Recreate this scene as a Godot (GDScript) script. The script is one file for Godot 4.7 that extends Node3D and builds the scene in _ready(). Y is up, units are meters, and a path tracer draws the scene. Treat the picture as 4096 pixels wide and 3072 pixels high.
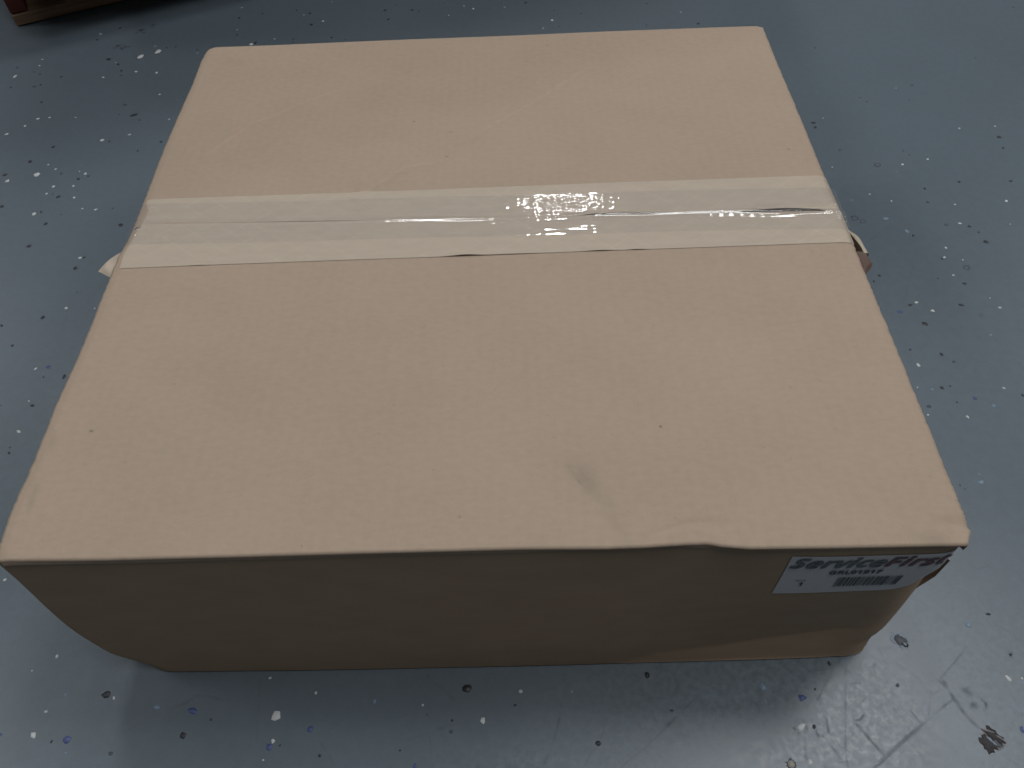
extends Node3D
# A sealed cardboard box on a flecked epoxy floor. Metres, y up; the floor is y = 0, the front of the box is near z = 0.

const H := 0.1864            # height of the box
const HALF := 0.2625         # half its width
const SEAM := -0.2710        # where the two top flaps meet
const LEFT_EDGE := [[-534, -262.5], [-532.5, -264.5], [-529, -266.5], [-521, -267.5], [-505, -268], [-476, -267], [-400, -268], [-357, -268], [-323, -267], [-302, -266.5], [-276, -266], [-260, -266.5], [-247, -268], [-242, -268.5], [-210, -268], [-161, -267], [-111, -268], [-67, -267], [-28, -268], [-8, -266], [6, -262]]
const RIGHT_EDGE := [[-534, 261.7], [-520, 262], [-466, 262], [-401, 263], [-301, 263.5], [-255, 265], [-193, 265], [-128, 266], [-43, 266], [-4, 266.3], [-2.2, 266.3], [-1.6, 262.5], [1, 262.3], [5, 260.5]]
const FRONT_EDGE := [[-263, 1.0], [-205, 2], [-123, 2], [-55, 2], [26, 2], [71, 3], [99, 2.7], [112, 2.3], [124, 2.2], [131, 3.8], [146, 5.4], [186, 6.0], [262, 6.4]]

var rng := RandomNumberGenerator.new()
var warp := FastNoiseLite.new()
var wrinkle := FastNoiseLite.new()
var ripple := FastNoiseLite.new()
var wall_rows := []
var m := {}


func _ready() -> void:
	rng.seed = 77
	var cam := Camera3D.new()
	cam.name = "camera"
	cam.position = Vector3(0.03116, H + 0.39483, 0.19591)
	cam.rotation_degrees = Vector3(-52.002, 1.994, -3.318)
	cam.fov = 51.28
	cam.near = 0.02
	cam.far = 100.0
	add_child(cam)
	cam.current = true
	var env := Environment.new()
	env.background_mode = Environment.BG_COLOR
	env.background_color = Color(0.047, 0.049, 0.052).linear_to_srgb()
	env.tonemap_mode = Environment.TONE_MAPPER_LINEAR
	env.tonemap_exposure = 1.0
	env.sdfgi_enabled = true
	env.ssao_enabled = true
	env.ssil_enabled = true
	var we := WorldEnvironment.new()
	we.name = "world_environment"
	we.environment = env
	add_child(we)
	make_materials()
	for a in [
		[0.42, -6.4, 8.5, 0.45, "small square ceiling lamp mirrored as the bright patch in the clear tape"],
		[1.95, -1.25, 7.0, 1.0, "square ceiling lamp overhead that glares on the scuffed floor beside the label corner"],
		[-0.75, -2.3, 5.0, 0.7, "small square ceiling lamp mirrored along the tape seam as a thin bright streak"],
		[-6.2, -5.2, 3.0, 1.2, "large square ceiling lamp far away beyond the wooden pallet"],
		[6.4, -5.2, 3.0, 1.2, "large square ceiling lamp far away behind the box on the side without the pallet"],
		[-5.0, -0.9, 6.0, 1.2, "large square ceiling lamp level with the box, out on the pallet's side"],
		[4.9, -0.6, 4.5, 1.2, "large square ceiling lamp level with the box, out on the label's side"],
		[0.9, 0.75, 5.8, 1.2, "large square ceiling lamp overhead in front of the box"]]:
		ceiling_lamp(Vector3(a[0], 5.2, a[1]), a[2], a[3], a[4])


	for n in [[warp, 3, 4.0], [wrinkle, 5, 130.0], [ripple, 9, 34.0]]:
		n[0].seed = n[1]
		n[0].frequency = n[2]
		n[0].noise_type = FastNoiseLite.TYPE_SIMPLEX_SMOOTH
		n[0].fractal_octaves = 2
	make_floor()
	make_pallet()
	make_box()


# ---------------------------------------------------------------- helpers

func lin(r: float, g: float, b: float) -> Color:
	return Color(r, g, b).linear_to_srgb()


func mat(c: Color, rough: float, spec := 0.5) -> StandardMaterial3D:
	var s := StandardMaterial3D.new()
	s.albedo_color = c.linear_to_srgb()
	s.roughness = rough
	s.metallic_specular = spec
	return s


func thing(called: String, label: String, category: String, at: Vector3, group := "") -> Node3D:
	var o := Node3D.new()
	o.name = called
	o.position = at
	add_child(o, true)
	o.set_meta("label", label)
	o.set_meta("category", category)
	if group:
		o.set_meta("group", group)
	return o


func part(called: String, mesh: Mesh, material: Material, parent: Node3D) -> MeshInstance3D:
	var o := MeshInstance3D.new()
	o.name = called
	o.mesh = mesh
	o.material_override = material
	parent.add_child(o, true)
	return o


func along(table: Array, at: float) -> float:
	# looks a value up in a table of [place, value], both in millimetres
	var a: float = at * 1000.0
	if a <= table[0][0]:
		return table[0][1] / 1000.0
	for i in range(1, table.size()):
		if a <= table[i][0]:
			var t: float = (a - table[i - 1][0]) / (table[i][0] - table[i - 1][0])
			return lerpf(table[i - 1][1], table[i][1], t) / 1000.0
	return table[-1][1] / 1000.0


func bell(d: float, w: float) -> float:
	return exp(-d * d / (w * w))


func to_line(x: float, z: float, pts: Array) -> float:
	# distance to a polyline given in millimetres
	var best := 1e9
	var p := Vector2(x, z) * 1000.0
	for i in pts.size() - 1:
		best = minf(best, p.distance_to(Geometry2D.get_closest_point_to_segment(p, pts[i], pts[i + 1])))
	return best / 1000.0


func sheet(rows: Array, uvs: Array, close := false) -> ArrayMesh:
	# a smooth surface through rows of points; seen from outside, columns run right and rows run towards the viewer
	var st := SurfaceTool.new()
	st.begin(Mesh.PRIMITIVE_TRIANGLES)
	var nc: int = rows[0].size()
	for r in rows.size():
		for c in nc:
			st.set_uv(uvs[r][c])
			st.set_smooth_group(0)
			st.add_vertex(rows[r][c])
	for r in rows.size() - 1:
		for c in nc - 1:
			var a := r * nc + c
			for k in [a, a + 1, a + nc, a + 1, a + nc + 1, a + nc]:
				st.add_index(k)
	st.generate_normals()
	return st.commit()


func plate(a: Vector3, b: Vector3, bevel := 0.0015) -> ArrayMesh:
	# a box from corner a to corner b with chamfered long edges
	var st := SurfaceTool.new()
	st.begin(Mesh.PRIMITIVE_TRIANGLES)
	st.set_smooth_group(-1)
	var c := (a + b) / 2.0
	var h := (b - a) / 2.0
	var quad := func(p: Array):
		var n: Vector3 = (p[2] - p[0]).cross(p[1] - p[0])
		var mid: Vector3 = (p[0] + p[1] + p[2] + p[3]) / 4.0
		var q := p if n.dot(mid) > 0.0 else [p[3], p[2], p[1], p[0]]
		for k in [0, 1, 2, 0, 2, 3]:
			st.set_uv(Vector2(q[k].x + q[k].y * 0.7, q[k].z + q[k].y))
			st.add_vertex(q[k] + c)
	var k := minf(bevel, minf(h.x, minf(h.y, h.z)) * 0.5)
	for axis in 3:
		var u := (axis + 1) % 3
		var v := (axis + 2) % 3
		for s in [-1.0, 1.0]:
			var p := []
			for w in [[-1, -1], [1, -1], [1, 1], [-1, 1]]:
				var q := Vector3.ZERO
				q[axis] = h[axis] * s
				q[u] = (h[u] - k) * w[0]
				q[v] = (h[v] - k) * w[1]
				p.append(q)
			quad.call(p)
			for s2 in [-1.0, 1.0]:
				# the chamfer between faces +axis and +u
				var e := []
				for w in [[0, -1], [0, 1], [1, 1], [1, -1]]:
					var q := Vector3.ZERO
					q[axis] = (h[axis] if w[0] == 0 else h[axis] - k) * s
					q[u] = (h[u] - k if w[0] == 0 else h[u]) * s2
					q[v] = (h[v] - k) * w[1]
					e.append(q)
				quad.call(e)
	for sx in [-1.0, 1.0]:
		for sy in [-1.0, 1.0]:
			for sz in [-1.0, 1.0]:
				var p0 := Vector3(h.x * sx, (h.y - k) * sy, (h.z - k) * sz)
				var p1 := Vector3((h.x - k) * sx, h.y * sy, (h.z - k) * sz)
				var p2 := Vector3((h.x - k) * sx, (h.y - k) * sy, h.z * sz)
				var tri := [p0, p1, p2] if (p2 - p0).cross(p1 - p0).dot(p0) > 0.0 else [p0, p2, p1]
				for q in tri:
					st.set_uv(Vector2(q.x, q.z))
					st.add_vertex(q + c)
	st.generate_normals()
	return st.commit()


# ---------------------------------------------------------------- lamps

func ceiling_lamp(at: Vector3, energy: float, side: float, label: String) -> void:
	var o := thing("ceiling_lamp", label, "lamp", at, "ceiling lamps")
	part("housing", plate(Vector3(-side / 2 - 0.03, 0.006, -side / 2 - 0.03), Vector3(side / 2 + 0.03, 0.07, side / 2 + 0.03), 0.01), m.lamp_body, o)
	part("diffuser", plate(Vector3(-side / 2, 0.0, -side / 2), Vector3(side / 2, 0.005, side / 2), 0.001), m.lamp_glow, o)
	var l := AreaLight3D.new()
	l.name = "panel_light"
	l.area_size = Vector2(side, side)
	l.light_energy = energy
	l.light_color = Color(0.98, 0.99, 1.0)
	l.area_range = 20.0
	l.area_attenuation = 2.0
	l.shadow_enabled = true
	l.position.y = -0.01
	l.rotation_degrees.x = -90.0
	o.add_child(l)


# ---------------------------------------------------------------- materials

func noise_texture(size: int, freq: float, seed_: int, low: Color, high: Color, octaves := 4, stretch := 1.0) -> NoiseTexture2D:
	var n := FastNoiseLite.new()
	n.seed = seed_
	n.frequency = freq
	n.fractal_octaves = octaves
	n.noise_type = FastNoiseLite.TYPE_SIMPLEX_SMOOTH
	var g := Gradient.new()
	g.set_color(0, low.linear_to_srgb())
	g.set_color(1, high.linear_to_srgb())
	var t := NoiseTexture2D.new()
	t.width = size
	t.height = size
	t.seamless = true
	t.noise = n
	t.color_ramp = g
	return t


func make_materials() -> void:
	m.lamp_body = mat(Color(0.6, 0.6, 0.6), 0.5)
	m.lamp_glow = mat(Color(0.8, 0.8, 0.8), 0.5)
	m.lamp_glow.emission_enabled = true
	m.lamp_glow.emission = Color(0.98, 0.99, 1.0)
	m.lamp_glow.emission_energy_multiplier = 3.0
	# plain kraft board for the walls
	var k := mat(Color(1, 1, 1), 0.86, 0.28)
	k.albedo_texture = noise_texture(512, 0.012, 21, Color(0.366, 0.266, 0.180), Color(0.400, 0.296, 0.206), 5)
	k.uv1_scale = Vector3(3.2, 6.5, 1)
	m.kraft = k
	m.kraft_raw = mat(Color(0.30, 0.21, 0.14), 0.95, 0.2)
	m.dark_inside = mat(Color(0.035, 0.022, 0.016), 0.9, 0.2)
	m.tape_under = mat(Color(0.10, 0.062, 0.048), 0.5, 0.4)
	m.white_fleck = mat(Color(0.48, 0.49, 0.485), 0.5)
	m.dark_fleck = mat(Color(0.016, 0.019, 0.024), 0.5)
	m.faint_fleck = mat(Color(0.050, 0.060, 0.074), 0.5)
	m.blue_fleck = mat(Color(0.052, 0.075, 0.185), 0.5)
	m.pale_fleck = mat(Color(0.155, 0.215, 0.28), 0.5)
	m.tan_fleck = mat(Color(0.27, 0.245, 0.205), 0.6)
	m.chip_dark = mat(Color(0.022, 0.018, 0.019), 0.7)
	m.ring_mark = mat(Color(0.040, 0.046, 0.054), 0.6)
	m.chip_grey = mat(Color(0.065, 0.07, 0.08), 0.6)
	m.chip_rim = mat(Color(0.16, 0.145, 0.15), 0.7)
	m.chip_pale = mat(Color(0.20, 0.24, 0.28), 0.6)
	var w := mat(Color(1, 1, 1), 0.8, 0.3)
	w.albedo_texture = noise_texture(256, 0.03, 8, Color(0.16, 0.10, 0.065), Color(0.30, 0.20, 0.125), 4)
	w.uv1_scale = Vector3(1.2, 16.0, 1)
	m.wood = w
	var r := mat(Color(1, 1, 1), 0.7, 0.35)
	r.albedo_texture = noise_texture(256, 0.03, 4, Color(0.075, 0.022, 0.016), Color(0.13, 0.036, 0.026), 4)
	r.uv1_scale = Vector3(9.0, 3.0, 1)
	m.red_wood = r
	m.label_paper = mat(Color(0.57, 0.575, 0.585), 0.55, 0.4)
	m.ink_grey = mat(Color(0.095, 0.115, 0.13), 0.5)
	m.ink_red = mat(Color(0.115, 0.042, 0.048), 0.5)
	m.ink_black = mat(Color(0.05, 0.055, 0.062), 0.5)
	var c := mat(Color(0.55, 0.56, 0.60), 0.06, 0.5)
	c.albedo_color.a = 0.05
	c.transparency = BaseMaterial3D.TRANSPARENCY_ALPHA
	c.cull_mode = BaseMaterial3D.CULL_DISABLED
	m.clear_tape = c
	var p := mat(Color(1, 1, 1), 0.62, 0.4)
	p.albedo_texture = tape_texture()
	m.paper_tape = p


func tape_texture() -> ImageTexture:
	# kraft paper tape with crossing reinforcing threads; 0.56 m by 0.08 m
	var w := 2048
	var h := 292
	var n := FastNoiseLite.new()
	n.seed = 14
	n.frequency = 0.02
	n.fractal_octaves = 4
	var data := PackedByteArray()
	data.resize(w * h * 3)
	for y in h:
		for x in w:
			var mx := x * 0.2734
			var mz := y * 0.2734
			var v := 1.0 + 0.05 * n.get_noise_2d(x * 0.45, y * 1.6)
			var a := absf(fposmod(mx * 0.78 + mz, 21.0) - 10.5)
			var b := absf(fposmod(mx * 0.78 - mz + 6.0, 21.0) - 10.5)
			v += 0.065 * (exp(-a * a * 1.6) + exp(-b * b * 1.6)) * (0.6 + 0.7 * n.get_noise_2d(x * 0.11, y * 0.13 + 400.0))
			var c := lin(0.415 * v, 0.345 * v, 0.270 * v)
			var at := (y * w + x) * 3
			data[at] = int(c.r * 255.0 + 0.5)
			data[at + 1] = int(c.g * 255.0 + 0.5)
			data[at + 2] = int(c.b * 255.0 + 0.5)
	return ImageTexture.create_from_image(Image.create_from_data(w, h, false, Image.FORMAT_RGB8, data))


func board_texture(seed_: int, z0: float, z1: float, marks: Array) -> ImageTexture:
	# the liner of a flap: fibres, cloudy tone, and stains and specks at their places (x, z, radius, stretch, angle, strength in mm)
	var w := 1024
	var h := 512
	var cloud := FastNoiseLite.new()
	cloud.seed = seed_
	cloud.frequency = 0.006
	cloud.fractal_octaves = 4
	var fibre := FastNoiseLite.new()
	fibre.seed = seed_ + 1
	fibre.frequency = 0.11
	fibre.fractal_octaves = 3
	var tone := PackedFloat32Array()
	tone.resize(w * h)
	for y in h:
		for x in w:
			tone[y * w + x] = 1.0 + 0.035 * cloud.get_noise_2d(x, y * 1.4) + 0.05 * fibre.get_noise_2d(x * 0.45, y) + 0.006 * sin(x * 0.44) + rng.randf_range(-0.03, 0.03)
	for k in marks:
		var px: float = (k[0] / 1000.0 + 0.27) / 0.54 * w
		var py: float = (k[1] / 1000.0 - z0) / (z1 - z0) * h
		var rx: float = k[2] / 1000.0 / 0.54 * w
		var ry: float = k[2] / 1000.0 / (z1 - z0) * h
		var reach: float = k[3] * 2.2 + 1.0
		for y in range(maxi(0, int(py - ry * reach)), mini(h, int(py + ry * reach) + 1)):
			for x in range(maxi(0, int(px - rx * reach)), mini(w, int(px + rx * reach) + 1)):
				var d := Vector2((x - px) / rx, (y - py) / ry).rotated(-k[4])
				d.x /= k[3]
				var f := exp(-d.length_squared() * 1.4) * (1.0 + 0.7 * cloud.get_noise_2d(x * 7.0, y * 7.0))
				tone[y * w + x] *= clampf(1.0 - k[5] * f, 0.1, 1.6)
	var data := PackedByteArray()
	data.resize(w * h * 3)
	for i in w * h:
		var v := tone[i]
		var c := lin(0.360 * v, 0.277 * (0.15 + 0.85 * v), 0.208 * (0.1 + 0.9 * v))
		data[i * 3] = int(c.r * 255.0 + 0.5)
		data[i * 3 + 1] = int(c.g * 255.0 + 0.5)
		data[i * 3 + 2] = int(c.b * 255.0 + 0.5)
	return ImageTexture.create_from_image(Image.create_from_data(w, h, false, Image.FORMAT_RGB8, data))


# ---------------------------------------------------------------- the floor

const FX0 := -0.80
const FX1 := 0.80
const FZ0 := -1.10
const FZ1 := 0.16
const FW := 2048
const FH := 1792


func worn_at(x: float, z: float) -> float:
	# how scuffed the paint is: most in front of the box to the right, some in front of it
	var a := Vector2((x - 0.24) / 0.20, (z - 0.05) / 0.11).length()
	var b := Vector2((x - 0.02) / 0.10, (z - 0.085) / 0.035).length()
	return clampf(maxf(1.25 - a, 1.1 - b), 0.0, 1.0)


func make_floor() -> void:
	var big := FastNoiseLite.new()
	big.seed = 31
	big.frequency = 3.0
	big.fractal_octaves = 4
	var mid := FastNoiseLite.new()
	mid.seed = 32
	mid.frequency = 75.0
	mid.fractal_octaves = 3
	var mottle := FastNoiseLite.new()
	mottle.seed = 35
	mottle.frequency = 150.0
	mottle.fractal_octaves = 4
	mottle.fractal_gain = 0.7
	var tone := PackedFloat32Array()
	tone.resize(FW * FH)
	var dull := PackedByteArray()
	dull.resize(FW * FH)
	var dx := (FX1 - FX0) / FW
	var dz := (FZ1 - FZ0) / FH
	for y in FH:
		var z := FZ0 + (y + 0.5) * dz
		for x in FW:
			var wx := FX0 + (x + 0.5) * dx
			var v := 1.0 + 0.09 * big.get_noise_2d(wx, z) + 0.06 * mid.get_noise_2d(wx, z) + rng.randf_range(-0.05, 0.05)
			var r := 0.36 + 0.05 * big.get_noise_2d(wx + 9.0, z)
			if z > -0.12:
				var w := worn_at(wx, z)
				if w > 0.0:
					var q := mottle.get_noise_2d(wx, z)
					v *= 1.0 + w * (0.08 + 0.50 * q)
					r += w * 0.12 * q
			tone[y * FW + x] = v
			dull[y * FW + x] = int(clampf(r, 0.05, 1.0) * 255.0)
	for s in [
		[0.55, 1, 0, 244.5, 4.9, 234.2, 16.8, 224.5, 29.6],
		[0.5, 0.6, 0, 251.6, 1.1, 243.4, 32.1, 235.8, 60.6, 234.3, 70.4, 235.2, 72.9],
		[0.22, 0.7, 0, 263.7, 1.9, 252.7, 21.6, 244.9, 46.7],
		[0.4, 0.6, 0, 277.1, -5.7, 278.8, 0],
		[0.3, 0.6, 0, 269.5, -4.7, 287.5, -6.6],
		[0.7, 0.8, 0, 340.2, -5.9, 330.3, 2.9, 313.4, 16.9],
		[0.5, 1, 0, 308.1, 13, 313.6, 19.7, 318.2, 28.4],
		[0.3, 2.2, 0, 315.2, 18.1, 319.9, 35.8, 323.7, 43.1, 328.5, 50.4],
		[0.4, 1.6, 0, 320.3, 31.6, 321.7, 40],
		[0.55, 1, 0, 317.5, 30.5, 290.3, 47.6, 256, 70.8, 251.1, 73.2],
		[0.35, 1.4, 0, 312.1, 33.5, 282.7, 51.5, 255.2, 69.8],
		[0.4, 0.8, 0, 290, 48.6, 278.8, 57.4, 269.5, 67.1],
		[0.6, 0.8, 0, 286.2, 37.2, 291.4, 47.6],
		[0.35, 0.8, 0, 275, 34.9, 279.2, 42.2],
		[0.4, 1.6, 0, 247.3, 45.7, 253.9, 56, 260.5, 66],
		[0.3, 0.8, 0, 249.5, 47.3, 258.7, 65],
		[0.35, 0.7, 0, 270.8, 19.8, 257.2, 29.2, 246.3, 37.4],
		[0.6, 1, 0, 247.4, 43.1, 250.8, 42.7, 253.7, 39.6],
		[0.5, 1.2, 0, 228.1, 41.2, 227.1, 51.4],
		[0.5, 1.2, 0, 218.3, 46.1, 219.8, 53.3],
		[0.35, 0.5, 0, 304.2, 24.9, 296.4, 43.6],
		[0.25, 0.5, 0, 293.9, 16, 286.9, 38.2],
		[0.25, 0.5, 0, 205.7, 35.5, 197.8, 51.8],
		[0.35, 0.7, 0, 215.9, 33.6, 224.4, 25.3],
		[0.3, 0.6, 0, 138.4, 27.7, 126, 38],
		[0.5, 0.9, 0, 366.1, -21, 370.8, -18.6, 374.4, -14.7],
		[0.4, 0.6, 0, 175.2, 39, 173.9, 44.2],
		[0.35, 0.6, 0, 210.5, 52.1, 208, 66.9],
		[0.3, 1.2, 1, 288.7, 4.2, 301.2, 13.9, 312.5, 26.1],
		[0.5, 0.8, 1, 309.6, 15.2, 312.8, 18.6],
		[0.3, 0.7, 0, 286.3, 4.7, 293.1, 11.5, 304.2, 21.6],
		[0.3, 0.8, 0, 328.6, 29.7, 317.4, 36.8],
		[0.3, 1.2, 0, 222.1, 52.3, 227.5, 60.4, 231.7, 68.4],
		[0.3, 0.6, 0, 242.2, 52.7, 249.6, 48.8],
		[0.25, 0.7, 0, 336.7, 19.1, 320, 29.5],
		[0.6, 0.8, 0, 139.3, 27.4, 122.5, 41, 113.8, 48.2, 102.8, 57.4, 84.1, 69.8],
		[0.35, 2, 0, 125.2, 38.1, 118.9, 44.6],
		[0.45, 0.8, 0, 77.2, 34.1, 74.6, 46.7, 71.6, 55.4],
		[0.5, 0.9, 0, 69.9, 57.1, 65.9, 59.6, 61.7, 65.9],
		[0.4, 1, 0, 124.3, 44.7, 130.4, 50.7, 138.1, 55.9],
		[0.35, 0.7, 0, 156.7, 54.1, 141.3, 64.5],
		[0.3, 0.7, 0, 151, 60.5, 143.3, 66],
		[0.35, 1, 0, 46.9, 27.3, 43.9, 40.9, 40.6, 53.3],
		[0.4, 0.7, 0, 175.6, 39.1, 173.7, 45],
		[0.4, 0.7, 0, 57.3, 50.7, 50.8, 56.4],
		[0.3, 1.2, 0, 96.6, 20.7, 102.7, 23.1, 109, 23.7],
		[0.3, 0.9, 0, 143.7, 49.5, 146, 59],
		[0.55, 0.9, 0, -25.3, 38.9, -38.4, 42.7, -45.8, 45.2, -61.4, 50.2],
		[0.5, 2, 0, -39.4, 41.8, -35.5, 43.2],
		[0.28, 1.2, 0, -48.9, 6.3, -37.7, 15.2, -28.7, 23.8],
		[0.3, 0.8, 0, 1, 8.4, -2.8, 18.7, -8.5, 27],
		[0.28, 0.8, 0, -55, 25.1, -55.8, 35.2, -57.6, 44.1],
		[0.35, 0.7, 0, -61.7, 33.2, -70.2, 34.4, -77.6, 36.5],
		[0.3, 0.7, 0, -25.3, 38.9, -16.7, 44, -3.6, 45.6],
		[0.45, 0.9, 0, -45.8, 44.3, -43.4, 54.9, -41.9, 66.9],
		[0.35, 1.2, 0, 45.4, 37.2, 40, 53.1, 33, 68.3],
		[0.22, 1.5, 0, -119.5, 50.8, -112.8, 58.8, -109.3, 64],
		[0.3, 1.8, 0, -187.7, 20, -193.4, 20.8, -204.9, 17.3, -213.9, 16.6, -219.7, 21.2, -230.4, 25.2],
		[0.2, 1.2, 0, -239.3, 28.2, -249.2, 34.4, -257.4, 39.7],
		[0.15, 1.5, 0, -169.8, 6.1, -166.5, 34.3, -163.3, 56.6],
		[0.28, 0.8, 0, 402.4, -289.8, 388.5, -274.2, 374.1, -263.2],
		[0.35, 0.6, 0, 434.8, -262, 444.4, -261.6],
		[0.35, 0.6, 0, 436.4, -257.5, 443.4, -257.2],
		[0.5, 0.8, 0, 416.7, -454.3, 401.2, -441.4, 386, -428.8],
		[0.35, 0.6, 0, 417.1, -451.3, 401.4, -437.5],
		[0.3, 0.7, 0, 412.2, -527.2, 401.8, -519.1, 394.2, -516.3],
		[0.4, 0.6, 0, 428.3, -400.6, 418.5, -381.4, 407.4, -357.6, 397.4, -342.8],
		[0.35, 0.6, 0, 474.5, -414.9, 478.8, -405.5],
		[0.4, 0.9, 0, 364.5, -69, 367.1, -65.9, 371.3, -65.1, 380.1, -68.1],
		[0.4, 0.7, 0, 341.4, -61.7, 346, -64.5]]:
		scratch(tone, dull, s)
	for i in 900:
		# short random scuffs in the worn places
		var x := rng.randf_range(-0.25, 0.42)
		var z := rng.randf_range(-0.09, 0.15)
		if rng.randf() < worn_at(x, z):
			var a := rng.randf_range(0.0, TAU)
			var l := rng.randf_range(1.0, 9.0)
			scratch(tone, dull, [rng.randf_range(0.12, 0.45), rng.randf_range(0.4, 0.9), 1 if rng.randf() < 0.4 else 0, x * 1000.0, z * 1000.0, x * 1000.0 + cos(a) * l, z * 1000.0 + sin(a) * l])
	for s in [[-516, -933, 9, 0.5], [-512, -926, 6, 0.4], [-535, -892, 8, 0.55], [-528, -884, 6, 0.45], [-541, -886, 6, 0.4], [-505, -944, 7, 0.45], [-330, -90, 14, 0.22], [-318, -75, 10, 0.2], [330, 30, 9, 0.25]]:
		for k in 9:
			var a := rng.randf_range(0.0, TAU)
			var o: Vector2 = Vector2(s[0], s[1]) + Vector2(cos(a), sin(a)) * s[2] * rng.randf()
			scratch(tone, dull, [s[3] * rng.randf_range(0.4, 1.0), rng.randf_range(1.5, 4.0), 0, o.x, o.y, o.x + rng.randf_range(-4, 4), o.y + rng.randf_range(-4, 4)])
	for s in [[466.6, -325, 3.3], [334.3, 34.1, 8.7], [209.4, 46.1, 9.3], [-497.6, -857.8, 12.9], [-475.3, -869.9, 13.6], [368.5, 0.8, 3.4]]:
		# dirt round the large pale flecks
		for k in 14:
			var a := rng.randf_range(0.0, TAU)
			var o: Vector2 = Vector2(s[0], s[1]) + Vector2(cos(a), sin(a)) * s[2] * 0.5 * rng.randf_range(0.8, 1.15)
			scratch(tone, dull, [rng.randf_range(0.2, 0.6), rng.randf_range(0.9, 1.8), 0, o.x, o.y, o.x - sin(a) * s[2] * 0.22, o.y + cos(a) * s[2] * 0.22])
	var data := PackedByteArray()
	data.resize(FW * FH * 3)
	var ramp := PackedByteArray()   # linear tone, 0 to 2 in 1024 steps, to the sRGB bytes of the paint
	ramp.resize(1024 * 3)
	for i in 1024:
		var t := i / 512.0
		var c := lin(0.092 * t, 0.117 * t, 0.136 * t)
		for k in 3:
			ramp[i * 3 + k] = int(c[k] * 255.0 + 0.5)
	for i in FW * FH:
		var t := clampi(int(tone[i] * 512.0), 40, 1023) * 3
		data[i * 3] = ramp[t]
		data[i * 3 + 1] = ramp[t + 1]
		data[i * 3 + 2] = ramp[t + 2]
	var s := mat(Color(1, 1, 1), 1.0, 0.5)
	s.albedo_texture = ImageTexture.create_from_image(Image.create_from_data(FW, FH, false, Image.FORMAT_RGB8, data))
	s.roughness_texture = ImageTexture.create_from_image(Image.create_from_data(FW, FH, false, Image.FORMAT_L8, dull))
	s.roughness_texture_channel = BaseMaterial3D.TEXTURE_CHANNEL_RED
	s.texture_repeat = false
	var st := SurfaceTool.new()
	st.begin(Mesh.PRIMITIVE_TRIANGLES)
	flat_quad(st, FX0, FZ0, FX1, FZ1, Rect2(0, 0, 1, 1))
	st.generate_normals()
	var fl := part("floor", st.commit(), s, self)
	fl.set_meta("kind", "structure")
	# the same floor farther out, beyond what the picture shows
	var o := mat(Color(1, 1, 1), 0.36, 0.5)
	o.albedo_texture = noise_texture(512, 0.02, 3, Color(0.084, 0.107, 0.124), Color(0.100, 0.127, 0.148), 5)
	var st2 := SurfaceTool.new()
	st2.begin(Mesh.PRIMITIVE_TRIANGLES)
	for q in [[-9, -9, 9, FZ0], [-9, FZ1, 9, 9], [-9, FZ0, FX0, FZ1], [FX1, FZ0, 9, FZ1]]:
		flat_quad(st2, q[0], q[1], q[2], q[3], Rect2(q[0] * 2.0, q[1] * 2.0, (q[2] - q[0]) * 2.0, (q[3] - q[1]) * 2.0))
	st2.generate_normals()
	part("outer_floor", st2.commit(), o, fl)
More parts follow.
